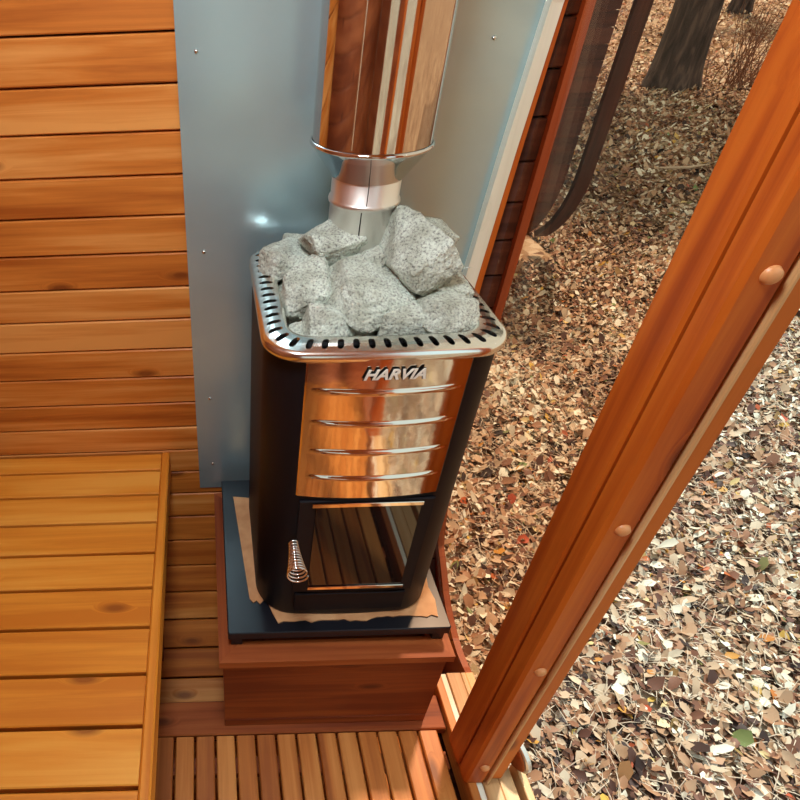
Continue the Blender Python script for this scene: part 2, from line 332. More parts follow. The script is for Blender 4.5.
# ------------------------------------------------------------------ glass end: arch, pane, strips, sill
arch_in = []
inner = [(YM, -.03), (.60, -.03), (.839, -.027), (.90, -.041), (.9465, -.043), (1.01, -.024), (1.074, .004), (1.159, .080), (1.195, .106), (1.228, .20), (1.25, .30), (1.257, .40), (1.257, 1.58)]
inner += [(1.257 - .54 + .54 * math.cos(a * PI / 36), 1.6 + .54 * math.sin(a * PI / 36)) for a in range(1, 19)] + [(YM, 2.14)]
outer = profile(.045)
mb = MB()
full = [(y, z) for y, z in inner] + [(y, z) for y, z in reversed(outer)]
def halfring(mb, inner, outer, x0, x1, mir):
    # resample both polylines to the same count
    def rs(p, n):
        d = [0]
        for a, b_ in zip(p, p[1:]): d.append(d[-1] + math.dist(a, b_))
        out = []
        for k in range(n):
            t = d[-1] * k / (n - 1); i = max(j for j in range(len(d)) if d[j] <= t + 1e-9); i = min(i, len(p) - 2)
            u = (t - d[i]) / max(1e-9, d[i + 1] - d[i]); out.append((p[i][0] + (p[i + 1][0] - p[i][0]) * u, p[i][1] + (p[i + 1][1] - p[i][1]) * u))
        return out
    n = 90; a, b_ = rs(inner, n), rs(outer, n)
    if mir: a = [(2 * YM - y, z) for y, z in a]; b_ = [(2 * YM - y, z) for y, z in b_]
    vs = [(x, y, z) for x in (x0, x1) for p in (a, b_) for y, z in p]; fs = []
    for i in range(n - 1):
        j = i + 1; fs += [(i, j, n + j, n + i), (2 * n + i, 3 * n + i, 3 * n + j, 2 * n + j), (i, 2 * n + i, 2 * n + j, j), (n + i, n + j, 3 * n + j, 3 * n + i)]
    mb.add(vs, fs, wc=[((k % n) * .03, v[0] - x0 + (k // n) * .003, 0) for k, v in enumerate(vs)], rn=.5)
halfring(mb, inner, outer, .675, .693, False); halfring(mb, inner, outer, .675, .693, True)
struct(mb.build('trim_4', M_hoop))
# bronze pane beside the stove
w2 = structgroup('window_2', (.65, .62, .02))
gp = [(.62, .021), (.835, .021), (.95, -.01), (1.07, .06), (1.16, .14), (1.22, .24), (1.25, .34), (1.263, .42), (1.263, 1.60)]
gp += [(1.263 - .54 + .54 * math.cos(a * PI / 18), 1.6 + .54 * math.sin(a * PI / 18)) for a in range(1, 8)] + [(.80, 2.10), (.62, 2.10)]
mb = MB(); mb.prism(gp, .650, .656, 'x'); mb.build('pane', M_glass, w2)
def leanstrip(name, mat, xt0, xt1, xb0, xb1, y0, y1, parent):
    m_ = MB(); r = random.random()
    lv = [(.40, xb0 - .006, xb1 - .006), (.97, xb0, xb1), (1.25, (xb0 + xt0) / 2 - .001, (xb1 + xt1) / 2 - .001), (1.5, xt0, xt1), (2.0, xt0 + .022, xt1 + .022)]
    vs = []; wc = []
    for z_, a, b_ in lv:
        yy = y0 if z_ < 1.7 else y0 - .16; y2 = y1 if z_ < 1.7 else y1 - .16
        for x_, y_ in ((a, yy), (b_, yy), (b_, y2), (a, y2)): vs.append((x_, y_, z_)); wc.append((z_ + r * 9, x_, y_))
    fs = [(4 * i + k, 4 * i + (k + 1) % 4, 4 * i + 4 + (k + 1) % 4, 4 * i + 4 + k) for i in range(4) for k in range(4)] + [(3, 2, 1, 0), (16, 17, 18, 19)]
    m_.add(vs, fs, wc, r); return m_.build(name, mat, parent)
leanstrip('edge_batten', M_pale, .606, .628, .575, .603, 1.240, 1.268, w2)
leanstrip('glazing_bead', M_post, .6285, .638, .6035, .620, 1.246, 1.268, w2)
# sill along the glass end
si = structgroup('trim_5', (.62, .3, 0))
mb = MB(); mb.box(.566, .586, -.25, .838, -.06, .020, 'y'); mb.build('inner_rail', M_floor, si)
mb = MB(); mb.box(.5865, .602, -.25, .838, -.02, .013, 'y'); mb.build('glazing_channel', M_pale, si)
mb = MB(); mb.box(.6025, .640, -.25, .838, -.06, .018, 'y'); mb.box(.6405, .674, -.25, .838, -.06, .018, 'y'); mb.build('sill_board', M_sill, si)
mb = MB(); mb.box(.694, .712, -.25, .62, -.07, .012, 'y'); mb.build('outer_board', M_sill, si)
# ------------------------------------------------------------------ door post
d1 = structgroup('door_1', (.6, .61, .02))
mb = MB(); mb.box(.555, .655, .614, .676, .0205, 2.10, 'z', .004); mb.build('casing_board', M_post, d1)
mb = MB(); mb.box(.557, .6055, .572, .6125, .0205, 2.10, 'z', .006); mb.box(.6155, .650, .580, .6125, .0205, 2.10, 'z', .004); mb.build('jamb', M_post, d1)
mb = MB(); mb.box(.606, .613, .567, .6125, .0205, 2.10, 'z', .002); mb.build('stop_strip', M_sill, d1)
for z in (.105, .520, .912, 1.312, 1.71):
    mb = MB()
    pr = [(0, -.007), (.005, -.0068), (.009, -.005), (.011, 0), (.011, .003)]
    vs = [(.584 + r_ * math.cos(2 * PI * k / 20), .572 + h_, z + r_ * math.sin(2 * PI * k / 20)) for r_, h_ in pr for k in range(20)]
    mb.add(vs, [(i * 20 + k, i * 20 + (k + 1) % 20, i * 20 + 20 + (k + 1) % 20, i * 20 + 20 + k) for i in range(4) for k in range(20)], smooth=True)
    mb.build('screw_cap', M_bolt, d1)
mb = MB(); mb.box(.555, .655, -.29, .652, 2.0, 2.10, 'y', .004); mb.build('door_head', M_post, d1)
mb = MB(); mb.box(.555, .655, -.305, -.245, .0205, 1.999, 'z', .004); mb.build('far_jamb', M_post, d1)
# fixed glass on the near side of the door and over it
w3 = structgroup('window_3', (.65, -.6, .02)); mb = MB(); gp2 = [(2 * YM - y, z) for y, z in gp[1:]] + [(-.31, 2.1), (-.31, .021)]
mb.prism(gp2[:-4] + [(-.31, 2.1), (-.31, .021)], .650, .656, 'x'); mb.build('pane', M_glass, w3)
# rounded wooden hinge cap at the foot of the jamb
hg = thing('door_hinge', (.70, .64, .02), 'pale rimmed round hinge plate at the foot of the door post, outside', 'hinge')
def disc(name, mat, c, nrm, r_, t_, parent, n=40):
    nrm = Vector(nrm).normalized(); u = nrm.orthogonal().normalized(); v = nrm.cross(u); mb = MB()
    pr = [(0, -t_ / 2), (r_ * .93, -t_ / 2), (r_, -t_ / 2 + r_ * .05), (r_, t_ / 2 - r_ * .05), (r_ * .93, t_ / 2), (0, t_ / 2)]
    vs = [Vector(c) + nrm * h_ + (u * math.cos(2 * PI * k / n) + v * math.sin(2 * PI * k / n)) * q for q, h_ in pr for k in range(n)]
    mb.add(vs, [(i * n + k, i * n + (k + 1) % n, (i + 1) * n + (k + 1) % n, (i + 1) * n + k) for i in range(5) for k in range(n)], smooth=False)
    return mb.build(name, mat, parent)
disc('rim', M_hinge, (.684, .628, .062), (1, .30, .15), .054, .014, hg)
disc('face_plate', M_plinth, (.6752, .6254, .0607), (1, .30, .15), .048, .006, hg)
mb = MB(); mb.tube([(.655, .60, .06), (.680, .628, .06)], .008); mb.build('pin', M_soot, hg)

# ------------------------------------------------------------------ floor boards
cb = MB(); cb.box(-.61, .563, .704, .790, -.028, 0, 'x', .003)
tag(cb.build('floor_batten', M_plinth), 'wide cross board at the end of the slatted floor, under the wooden stove box', 'floor board')
db = thing('duckboard', (.2, .0, -.03), 'slatted wooden duckboard covering the sauna floor in front of the stove box', 'duckboard')
sl_ = MB(); x = -.595
gx = -.125
k = -1
while True:
    x0 = gx + k * .0512 + .003; x1 = x0 + .0452
    if x1 > .562: break
    sl_.box(x0, x1, -.62, .700, -.022, 0, 'y', .003); k += 1
sl_.build('slats', M_floor, db)
for y in (-.5, -.1, .3, .64): cr = MB(); cr.box(-.165, .55, y - .02, y + .02, -.046, -.0225, 'x'); cr.build('cross_batten', M_plinth, db)

# ------------------------------------------------------------------ bench
be = thing('sauna_bench', (-.37, .2, 0), 'orange slatted wooden sauna bench running along the left end wall', 'bench')
mb = MB(); ys = [1.265, 1.196, 1.106, 1.012, .918, .821, .724, .622, .522, .420]
for k in range(12): ys.append(ys[-1] - .0995)
for a, b_ in zip(ys, ys[1:]): mb.box(-.618, -.150, b_ + .0038, a - .0038, .438, .46, 'x', .0022)
mb.build('seat', M_bench, be)
mb = MB(); mb.box(-.1495, -.1275, -.80, 1.264, .385, .4605, 'y', .004); mb.build('front_rail', M_bench, be)
mb = MB(); mb.box(-.60, -.575, -.78, 1.24, .38, .4375, 'y'); mb.box(-.20, -.175, -.78, 1.24, .38, .4375, 'y'); mb.build('bearer', M_plinth, be)
for y in (-.55, .35, 1.0):
    for x in (-.575, -.206):
        zb = ZB + RB - math.sqrt(max(0, RB ** 2 - max(0, y + .02 - (YF - RB)) ** 2, )) if y > YF - RB else ZB
        if y < YN + RB: zb = ZB + RB - math.sqrt(RB ** 2 - (YN + RB - y + .02) ** 2)
        mb = MB(); mb.box(x, x + .03, y - .02, y + .02, zb + .004, .3795, 'z'); mb.build('leg', M_plinth, be)

# ------------------------------------------------------------------ heat shield
hs = thing('heat_shield', (.28, 1.262, .32), 'grey sheet metal heat shield fixed to the plank wall behind the stove', 'heat shield')
mb = MB(); mb.prism([(-.047, .318), (.600, .318), (.604, .97), (.630, 1.60), (-.047, 1.60)], 1.2625, 1.265, 'y')
nseg = 10   # bends over with the ceiling curve
vs = []
for i in range(nseg + 1):
    a = i / nseg * .9; y = YF - RT + (RT - .006) * math.cos(a); z = ZT - RT + (RT - .006) * math.sin(a); vs += [(-.047, y, z), (.64, y, z)]
mb.add(vs, [(2 * i, 2 * i + 1, 2 * i + 3, 2 * i + 2) for i in range(nseg)], smooth=True)
mb.build('sheet', M_zinc, hs, fix=False)
for x, z in ((-.010, 1.445), (-.010, 1.057), (-.009, .649), (-.007, .416), (.53, 1.448), (.53, 1.058), (.53, .65), (.27, 1.52)):
    mb = MB(); pr = [(0, -.0035), (.003, -.003), (.0042, -.0005), (.0042, 0)]
    vs = [(x + r_ * math.cos(2 * PI * k / 12), 1.2623 + h_, z + r_ * math.sin(2 * PI * k / 12)) for r_, h_ in pr for k in range(12)]
    mb.add(vs, [(i * 12 + k, i * 12 + (k + 1) % 12, i * 12 + 12 + (k + 1) % 12, i * 12 + 12 + k) for i in range(3) for k in range(12)], smooth=True)
    mb.build('screw', M_collar, hs)

# ------------------------------------------------------------------ plinth box
pl = thing('stove_plinth', (.26, .98, 0), 'wooden box plinth under the stove, reddish brown boards', 'plinth')
mb = MB(); mb.box(.003, .510, .724, .744, .036, .2975, 'x', .002); mb.box(.003, .510, .724, .744, .0005, .0350, 'x', .002); mb.build('front_panel', M_plinth, pl)
for xs in ((.003, .021), (.492, .510)):
    mb = MB(); mb.prism([(.7445, .0005), (1.06, .0005), (1.135, .06), (1.195, .16), (1.228, .2975), (.7445, .2975)], xs[0], xs[1]); mb.build('side_panel', M_plinth, pl)
mb = MB(); mb.box(.0215, .4915, .76, 1.22, .27, .297, 'x'); mb.build('top_board', M_plinth, pl)
# mitred rim of four boards, and the sheet it frames
def mitre(mb, pts_o, pts_i, z0, z1):
    n = 4
    for i in range(4):
        j = (i + 1) % 4; q = [pts_o[i], pts_o[j], pts_i[j], pts_i[i]]; al = i % 2 == 0; r = random.random() * 20
        vs = [(x, y, z) for z in (z0, z1) for x, y in q]; wc = [((x if al else y) + r, (y if al else x) + r, z) for x, y, z in vs]
        mb.add(vs, [(3, 2, 1, 0), (4, 5, 6, 7)] + [(a, (a + 1) % 4, 4 + (a + 1) % 4, 4 + a) for a in range(4)], wc)
mb = MB(); mitre(mb, [(-.006, .716), (.521, .716), (.521, 1.236), (-.006, 1.236)], [(.045, .767), (.470, .767), (.470, 1.19), (.045, 1.19)], .2978, .320)
mb.build('rim', M_plinth, pl)
# ------------------------------------------------------------------ steel tray table under stove
tr = thing('floor_guard', (.26, .98, .32), 'black steel plate on short feet between wooden box and stove', 'stove plate')
def rrect(x0, x1, y0, y1, r, n=8, bow=0.):
    p = []
    for cx_, cy_, a0 in ((x1 - r, y0 + r, -PI / 2), (x1 - r, y1 - r, 0), (x0 + r, y1 - r, PI / 2), (x0 + r, y0 + r, PI)):
        for k in range(n + 1): a = a0 + k / n * PI / 2; p.append((cx_ + r * math.cos(a), cy_ + r * math.sin(a)))
    return p
def layered(mb, layers, smooth=True, cap=True):
    """layers: list of (poly, z) with equal counts"""
    n = len(layers[0][0]); vs = [(x, y, z) for p, z in layers for x, y in p]
    mb.add(vs, [(i * n + k, i * n + (k + 1) % n, (i + 1) * n + (k + 1) % n, (i + 1) * n + k) for i in range(len(layers) - 1) for k in range(n)], smooth=smooth)
    if cap: mb.add(vs[:n], [tuple(range(n - 1, -1, -1))]); mb.add(vs[-n:], [tuple(range(n))])
mb = MB(); T = lambda d: rrect(.016 + d, .513 - d, .753 + d, 1.232 - d, .004, 3)
layered(mb, [(T(.001), .352), (T(0), .353), (T(0), .374), (T(.002), .376)], smooth=False); mb.build('plate', M_blacksteel, tr)
for x in (.022, .480):
    for y in (.760, 1.19): mb = MB(); mb.box(x, x + .027, y, y + .03, .3204, .3518, 'z'); mb.build('foot', M_blacksteel, tr)
# torn cardboard
mb = MB(); pts = [(.046, 1.165), (.082, 1.160), (.12, 1.15), (.48, 1.16), (.494, 1.15)]
pts += [(.494 + .003 * math.sin(k * 3.), 1.15 - k * .0365) for k in range(1, 10)] + [(.490, .779)]
for k in range(1, 30): pts.append((.490 - k * .0124, .782 + random.uniform(-.004, .004) - (.004 if k > 12 else 0)))
pts += [(.120, .80), (.108, .84), (.093, .825), (.086, .835), (.078, .829), (.070, .84)]
for k in range(1, 8): pts.append((.070 - k * .0032, .84 + k * .045))
mb.prism(pts, .3763, .3793, 'z'); tag(mb.build('cardboard_sheet', M_card), 'torn brown cardboard sheet lying between the stove and the black plate', 'cardboard')

# ------------------------------------------------------------------ stove
st = thing('sauna_stove', (.283, .99, .38), 'black wood burning sauna stove with polished steel front and rock basket', 'stove')
def bowed(x0, x1, y0, y1, r, bow, n=10):
    """rounded rectangle whose front (low y) bows out"""
    p = rrect(x0, x1, y0, y1, r, n); out = []; xc = (x0 + x1) / 2; hw = (x1 - x0) / 2
    # insert front points
    for x, y in p:
        f = (1 - ((x - xc) / hw) ** 2); out.append((x, y - bow * f if y < y0 + r else y))
    fr_ = []
    a, b_ = out[-1], out[0]
    for k in range(1, 24):
        x = a[0] + (b_[0] - a[0]) * k / 24; fr_.append((x, y0 - bow * (1 - ((x - xc) / hw) ** 2)))
    return out + fr_
B = lambda d=0.: bowed(.087 + d, .479 - d, .803 + d, 1.19 - d, .072, .012)
mb = MB(); layered(mb, [(B(.012), .3800), (B(.002), .3805), (B(0), .388), (B(0), 1.068)], cap=False)
n = len(B()); vs = [(x, y, 1.068) for x, y in B()] + [(x, y, 1.068) for x, y in B(.03)] + [(x, y, .96) for x, y in B(.034)]
mb.add(vs, [(i * n + k, i * n + (k + 1) % n, (i + 1) * n + (k + 1) % n, (i + 1) * n + k) for i in range(2) for k in range(n)] + [tuple(range(2 * n, 3 * n))], smooth=False)
mb.add([(x, y, .3800) for x, y in B(.012)], [tuple(range(n - 1, -1, -1))])
mb.build('body', M_black, st)
# rock basket collar with slots
def perim(s_, t_):
    """s_ in 0..1 round the collar, t_ 0 outer .. 1 inner"""
    return None
OUT = bowed(.084, .481, .796, 1.205, .062, .010, 14); INN = bowed(.128, .437, .838, 1.163, .034, .008, 14)
def resamp(p, n):
    q = p + [p[0]]; d = [0]
    for a, b_ in zip(q, q[1:]): d.append(d[-1] + math.dist(a, b_))
    out = []; i = 0
    for k in range(n):
        t = d[-1] * k / n
        while d[i + 1] < t: i += 1
        u = (t - d[i]) / max(1e-9, d[i + 1] - d[i]); out.append(Vector((q[i][0] + (q[i + 1][0] - q[i][0]) * u, q[i][1] + (q[i + 1][1] - q[i][1]) * u)))
    return out
# pair inner/outer by corner-wise parametrisation (same index = same place on both)
nn = len(OUT); NC = 56; SUB = 8
mid = [((o[0] + i_[0]) / 2, (o[1] + i_[1]) / 2) for o, i_ in zip(OUT, INN)]
def pair(n):
    q = mid + [mid[0]]; O = OUT + [OUT[0]]; I = INN + [INN[0]]; d = [0]
    for a, b_ in zip(q, q[1:]): d.append(d[-1] + math.dist(a, b_))
    out = []; i = 0
    for k in range(n + 1):
        t = d[-1] * (k % n) / n if k < n else d[-1]
        i = 0
        while i < len(d) - 2 and d[i + 1] < t: i += 1
        u = (t - d[i]) / max(1e-9, d[i + 1] - d[i])
        L_ = lambda A: Vector((A[i][0] + (A[i + 1][0] - A[i][0]) * u, A[i][1] + (A[i + 1][1] - A[i][1]) * u))
        out.append((L_(O), L_(I)))
    return out
PP = pair(NC * SUB)
def cz(t): return 1.088 + .008 * math.sin(min(1, t * 1.6) * PI / 2) - .002 * t
def cp(k, t):
    k0 = int(math.floor(k)); u = k - k0; k1 = min(k0 + 1, NC * SUB); o = PP[k0][0].lerp(PP[k1][0], u); i_ = PP[k0][1].lerp(PP[k1][1], u); p = o.lerp(i_, t)
    return (p[0], p[1], cz(t))
mb = MB()
for c in range(NC):
    base = c * SUB; rect = []; hole = []
    for j in range(16):
        a = 2 * PI * j / 16; ca, sa = math.cos(a), math.sin(a)
        m_ = max(abs(ca), abs(sa)); ru, rv = ca / m_, sa / m_
        rect.append((base + SUB / 2 + ru * SUB / 2, .5 + rv * .38)); 
        hole.append((base + SUB / 2 + math.copysign(abs(ca) ** .8, ca) * SUB * .22, .5 + math.copysign(abs(sa) ** .6, sa) * .28))
    vs = [cp(*q) for q in rect] + [cp(*q) for q in hole]; low = [(x, y, z - .005) for x, y, z in vs[16:]]
    mb.add(vs + low, [(j, (j + 1) % 16, 16 + (j + 1) % 16, 16 + j) for j in range(16)] + [(16 + j, 16 + (j + 1) % 16, 32 + (j + 1) % 16, 32 + j) for j in range(16)])
# outer roll and inner roll bands
n = NC * SUB
def band(ts):
    vs = []
    for t, dz in ts:
        for k in range(n):
            o, i_ = PP[k]; p = o.lerp(i_, t); vs.append((p[0], p[1], (cz(max(0, min(1, t))) + dz)))
    mb.add(vs, [(i * n + k, i * n + (k + 1) % n, (i + 1) * n + (k + 1) % n, (i + 1) * n + k) for i in range(len(ts) - 1) for k in range(n)], smooth=True)
band([(.12, 0), (.04, 0), (-.02, -.002), (-.05, -.007), (-.04, -.013), (.02, -.018), (.06, -.018)])
band([(.88, 0), (.97, .0), (1.0, -.003), (1.02, -.02), (1.03, -.10)])
mb.build('rock_collar', M_collar, st, fix=True)
# front panel with louvre ribs
pf = lambda x: .8045 - .010 - .011 * (1 - ((x - .283) / .13) ** 2)
NX, zs = 40, []
ribs = (1.018, .951, .886, .823)
mb = MB(); NZ = 160; vs = []
for j in range(NZ + 1):
    z = .768 + (1.078 - .768) * j / NZ
    for i in range(NX + 1):
        x = .153 + .260 * i / NX; y = pf(x); e = max(0, 1 - abs((x - .286) / .118) ** 4)
        for rz in ribs:
            dz = z - (rz - .002 * (1 - ((x - .283) / .13) ** 2)); hgt = .0065 * e
            if -.008 < dz < .0025: y -= hgt * (1 + dz / .008 if dz < 0 else 1 - dz / .0025) 
        vs.append((x, y, z))
mb.add(vs, [(j * (NX + 1) + i, j * (NX + 1) + i + 1, (j + 1) * (NX + 1) + i + 1, (j + 1) * (NX + 1) + i) for j in range(NZ) for i in range(NX)], smooth=True)
for xe in (.153, .413):    # side returns
    sgn = -1 if xe < .2 else 1; vs = [(xe, pf(xe), .768), (xe, pf(xe), 1.078), (xe + sgn * .012, .806, 1.078), (xe + sgn * .012, .806, .768)]; mb.add(vs, [(0, 1, 2, 3)])
mb.add([(.141, .806, .768), (.425, .806, .768)] + [(.413 - .26 * i / 20, pf(.413 - .26 * i / 20), .768) for i in range(21)], [tuple(range(23))])
fp = mb.build('front_panel', M_panel, st)
def text(body, size, mat, name, loc, parent, off, ext, shear=.32, sx=1.):
    cu = bpy.data.curves.new(name, 'FONT'); cu.body = body; cu.size = size; cu.extrude = ext; cu.offset = off; cu.shear = shear; cu.align_x = 'CENTER'; cu.align_y = 'CENTER'; cu.space_character = 1.02; cu.resolution_u = 3
    t_ = bpy.data.objects.new(name + '_c', cu); C.objects.link(t_); bpy.context.view_layer.update()
    me = bpy.data.meshes.new_from_object(t_.evaluated_get(bpy.context.evaluated_depsgraph_get())); bpy.data.objects.remove(t_)
    R_ = Matrix.Translation(loc) @ Matrix.Rotation(PI / 2, 4, 'X') @ Matrix.Diagonal((sx, 1, 1, 1)); me.transform(R_)
    me.materials.clear(); me.materials.append(mat); o = bpy.data.objects.new(name, me); C.objects.link(o); o.parent = parent; o.matrix_parent_inverse = parent.matrix_world.inverted() if parent.type != 'EMPTY' else Matrix.Translation(parent.location).inverted(); return o
bpy.context.view_layer.update()
lo = text('HARVIA', .027, M_white, 'logo_lettering', (.288, .7795, 1.051), fp, .0007, .0006, sx=1.02)
l2 = text('HARVIA', .027, M_soot, 'logo_outline', (.2878, .7812, 1.0506), fp, .0016, .0006, sx=1.02)
# door
dr = MB(); dr.box(.158, .414, .790, .797, .470, .755, 'x', .002)
vs = 0
sd = dr.build('stove_door', M_black, st)
mb = MB(); mb.box(.190, .390, .7878, .7899, .494, .741, 'x', .0005); mb.build('door_glass', M_glassdark, sd)
mb = MB(); mb.box(.182, .392, .7845, .7898, .7415, .7515, 'x', .001); mb.build('glass_clip', M_panel, sd); mb = MB(); mb.box(.190, .394, .7845, .7898, .484, .4935, 'x', .001); mb.build('glass_clip', M_panel, sd)
mb = MB(); pts = []; rr = []
turns = 11
for k in range(turns * 24 + 1):
    t = k / (turns * 24); a = 2 * PI * turns * t; rad = .0085 + .0115 * t ** 1.6; pts.append((.151 + rad * math.cos(a) - .002 * t,   .786 - .080 * t, .642 + rad * math.sin(a))); rr.append(.0018)
mb.tube(pts, rr, 6); mb.tube([(.151, .7895, .642), (.151, .765, .642)], .004, 10)
hd = mb.build('handle', M_wire, sd)
# ash drawer front below the door
mb = MB(); mb.box(.165, .405, .790, .797, .400, .462, 'x', .003); mb.build('ash_drawer', M_black, st)
mb = MB(); mb.box(.180, .39, .7865, .7895, .4625, .4655, 'x', .001); mb.build('drawer_lip', M_black, st)

# ------------------------------------------------------------------ chimney
PX, PY = .283, 1.082
ch = thing('chimney_pipe', (PX, PY, 1.0), 'shiny steel chimney rising from the stove stones, wide insulated section above', 'chimney')
mb = MB(); mb.lathe([(.0595, 1.00), (.0595, 1.222), (.0625, 1.224), (.0635, 1.228), (.0625, 1.232), (.0600, 1.234), (.0600, 1.36)], PX, PY); mb.build('flue_pipe', M_flue, ch)
mb = MB(); mb.box(PX - .017, PX - .0155, PY - .0595, PY - .057, 1.09, 1.222, 'z'); mb.box(PX - .010, PX - .0085, PY - .060, PY - .057, 1.234, 1.30, 'z'); mb.build('pipe_seam', M_soot, ch)
mb = MB(); mb.lathe([(.0605, 1.270), (.0625, 1.2695), (.100, 1.322), (.103, 1.3235), (.1040, 1.326), (.103, 1.329), (.1005, 1.330)], PX, PY); mb.build('collar_ring', M_steel, ch)
mb = MB(); mb.lathe([(.0995, 1.330), (.0995, 1.98)], PX, PY, 96); mb.build('insulated_pipe', M_steel, ch)
mb = MB(); mb.tube([(PX - .052, PY - .0855, 1.334), (PX - .052, PY - .0855, 1.97)], .0014, 6); mb.build('weld_seam', M_collar, ch)

# ------------------------------------------------------------------ stones
def stone(seed, c, sz, rot):
    rg = random.Random(seed); bm = bmesh.new()
    for k in range(17):
        d = Vector((rg.gauss(0, 1), rg.gauss(0, 1), rg.gauss(0, 1))).normalized(); d = Vector([math.copysign(abs(q) ** .75, q) for q in d]); bm.verts.new(d * rg.uniform(.86, 1.06))
    r = bmesh.ops.convex_hull(bm, input=bm.verts[:]); bmesh.ops.delete(bm, geom=[g for g in r['geom_interior'] if isinstance(g, bmesh.types.BMVert)], context='VERTS')
    bmesh.ops.bevel(bm, geom=bm.edges[:], offset=.035, segments=1, affect='EDGES'); bmesh.ops.triangulate(bm, faces=bm.faces[:])
    for _ in range(4):
        es = [e for e in bm.edges if e.calc_length() > .09]
        if es: bmesh.ops.subdivide_edges(bm, edges=es, cuts=1); bmesh.ops.triangulate(bm, faces=bm.faces[:])
    off = Vector((rg.uniform(0, 50), rg.uniform(0, 50), 0)); Rm = Matrix.Rotation(rot[2], 3, 'Z') @ Matrix.Rotation(rot[1], 3, 'Y') @ Matrix.Rotation(rot[0], 3, 'X')
    for v in bm.verts:
        p = v.co.copy(); p *= 1 + .03 * mnoise.noise(p * 2.6 + off) + .04 * mnoise.noise(p * 6 + off) + .025 * mnoise.noise(p * 15 + off)
        v.co = Rm @ Vector((p.x * sz[0], p.y * sz[1], p.z * sz[2])) * 1.33
    bmesh.ops.recalc_face_normals(bm, faces=bm.faces[:])
    me = bpy.data.meshes.new('stone'); bm.to_mesh(me); bm.free(); me.materials.append(M_rock)
    o = bpy.data.objects.new('sauna_stone', me); C.objects.link(o); o.location = c; return o
STONES = [
 (11, (.122+.03, 1.098, 1.104), (.046, .046, .030), (0, 0, .3), 'small pale stone in the back left corner of the stove basket'),
 (12, (.182, 1.150, 1.105), (.034, .028, .030), (.2, .1, 0), 'small stone tucked behind the big left stone, by the dark gap'),
 (13, (.232, 1.060, 1.150), (.053, .047, .040), (.1, .1, .2), 'blocky pale stone on top of the left heap, below the chimney'),
 (14, (.176, .985, 1.098), (.044, .058, .046), (.2, 0, .1), 'rough mottled stone at the left edge of the stove basket'),
 (15, (.262, .945, 1.100), (.070, .066, .050), (0, .1, .4), 'broad flat pale stone filling the front left of the basket'),
 (16, (.353, .985, 1.158), (.046, .080, .052), (.25, .15, .25), 'tallest oblong stone, leaning on the heap right of the chimney'),
 (17, (.402, 1.075, 1.135), (.044, .046, .044), (.1, .3, .1), 'rounded stone at the back right behind the tallest stone'),
 (18, (.412, .975, 1.098), (.042, .048, .040), (0, .2, .1), 'pale stone at the right edge of the stove basket'),
 (19, (.393, .890, 1.086), (.050, .040, .036), (0, 0, .5), 'dark speckled stone in the front right corner of the basket'),
 (20, (.320, .876, 1.082), (.045, .030, .030), (.1, .1, .1), 'low grey stone at the middle of the basket front'),
 (21, (.300, 1.000, 1.105), (.040, .045, .045), (0, 0, 0), 'narrow stone wedged between the two tall stones in the middle'),
 (22, (.185, .880, 1.078), (.040, .034, .034), (0, .3, .3), 'small dark grained stone in the front left corner of the basket'),
]
LOW = [(.152, .895, 'low grey stone against the front left rim of the basket, under the corner stone'), (.160, 1.085, 'low grey stone at the back left rim, beneath the corner stone'), (.262, .885, 'low stone at the front rim between the corner stone and the broad middle stone'),
 (.345, .905, 'low stone in the front right gap beside the speckled corner stone'), (.405, .955, 'low stone at the right rim beneath the pale edge stone'), (.245, 1.02, 'low stone in the gap below the blocky stone near the chimney')]
for k, (x, y, lb) in enumerate(LOW):
    tag(stone(60 + k, (x, y, 1.035), (.036, .036, .034), (k, .3 * k, k * 1.7)), lb, 'stone', 'stones in the stove basket')
for a in STONES: tag(stone(*a[:4]), a[4], 'stone', 'stones in the stove basket')

# ------------------------------------------------------------------ fill lamp added out of view to brighten the interior
lm = thing('added_fill_lamp', (-.05, .42, 2.148), 'round fill lamp added out of view under the plank ceiling to brighten the room', 'lamp')
mo, nt, b = newmat('opal'); b.inputs['Emission Color'].default_value = (.90, .97, 1, 1); b.inputs['Emission Strength'].default_value = 60; b.inputs['Base Color'].default_value = (.8, .8, .8, 1)
mb = MB(); mb.lathe([(.001, 2.148), (.15, 2.148), (.15, 2.125), (.145, 2.122), (.14, 2.122)], -.05, .42); mb.build('base', M_collar, lm)
mb = MB(); mb.lathe([(.138, 2.123), (.13, 2.105), (.09, 2.092), (.04, 2.086), (.001, 2.085)], -.05, .42); mb.build('diffuser', mo, lm)

# ------------------------------------------------------------------ outdoors: ground
GZ = -.385
def gh(x, y): return GZ + .05 * mnoise.noise(Vector((x * .45, y * .45, 3))) + .015 * mnoise.noise(Vector((x * 2, y * 2, 7)))
mb = MB(); xs = sorted(set([round(-60 + i * 4, 3) for i in range(15)] + [round(-3 + i * .2, 3) for i in range(100)] + [17.5 + i * 4 for i in range(16)]))
ysg = sorted(set([round(-60 + i * 4, 3) for i in range(15)] + [round(-3 + i * .2, 3) for i in range(130)] + [23.5 + i * 5 for i in range(14)]))
mb.add([(x, y, gh(x, y)) for y in ysg for x in xs], [(j * len(xs) + i, j * len(xs) + i + 1, (j + 1) * len(xs) + i + 1, (j + 1) * len(xs) + i) for j in range(len(ysg) - 1) for i in range(len(xs) - 1)], smooth=True)
gr = mb.build('ground', M_soil); gr['kind'] = 'structure'
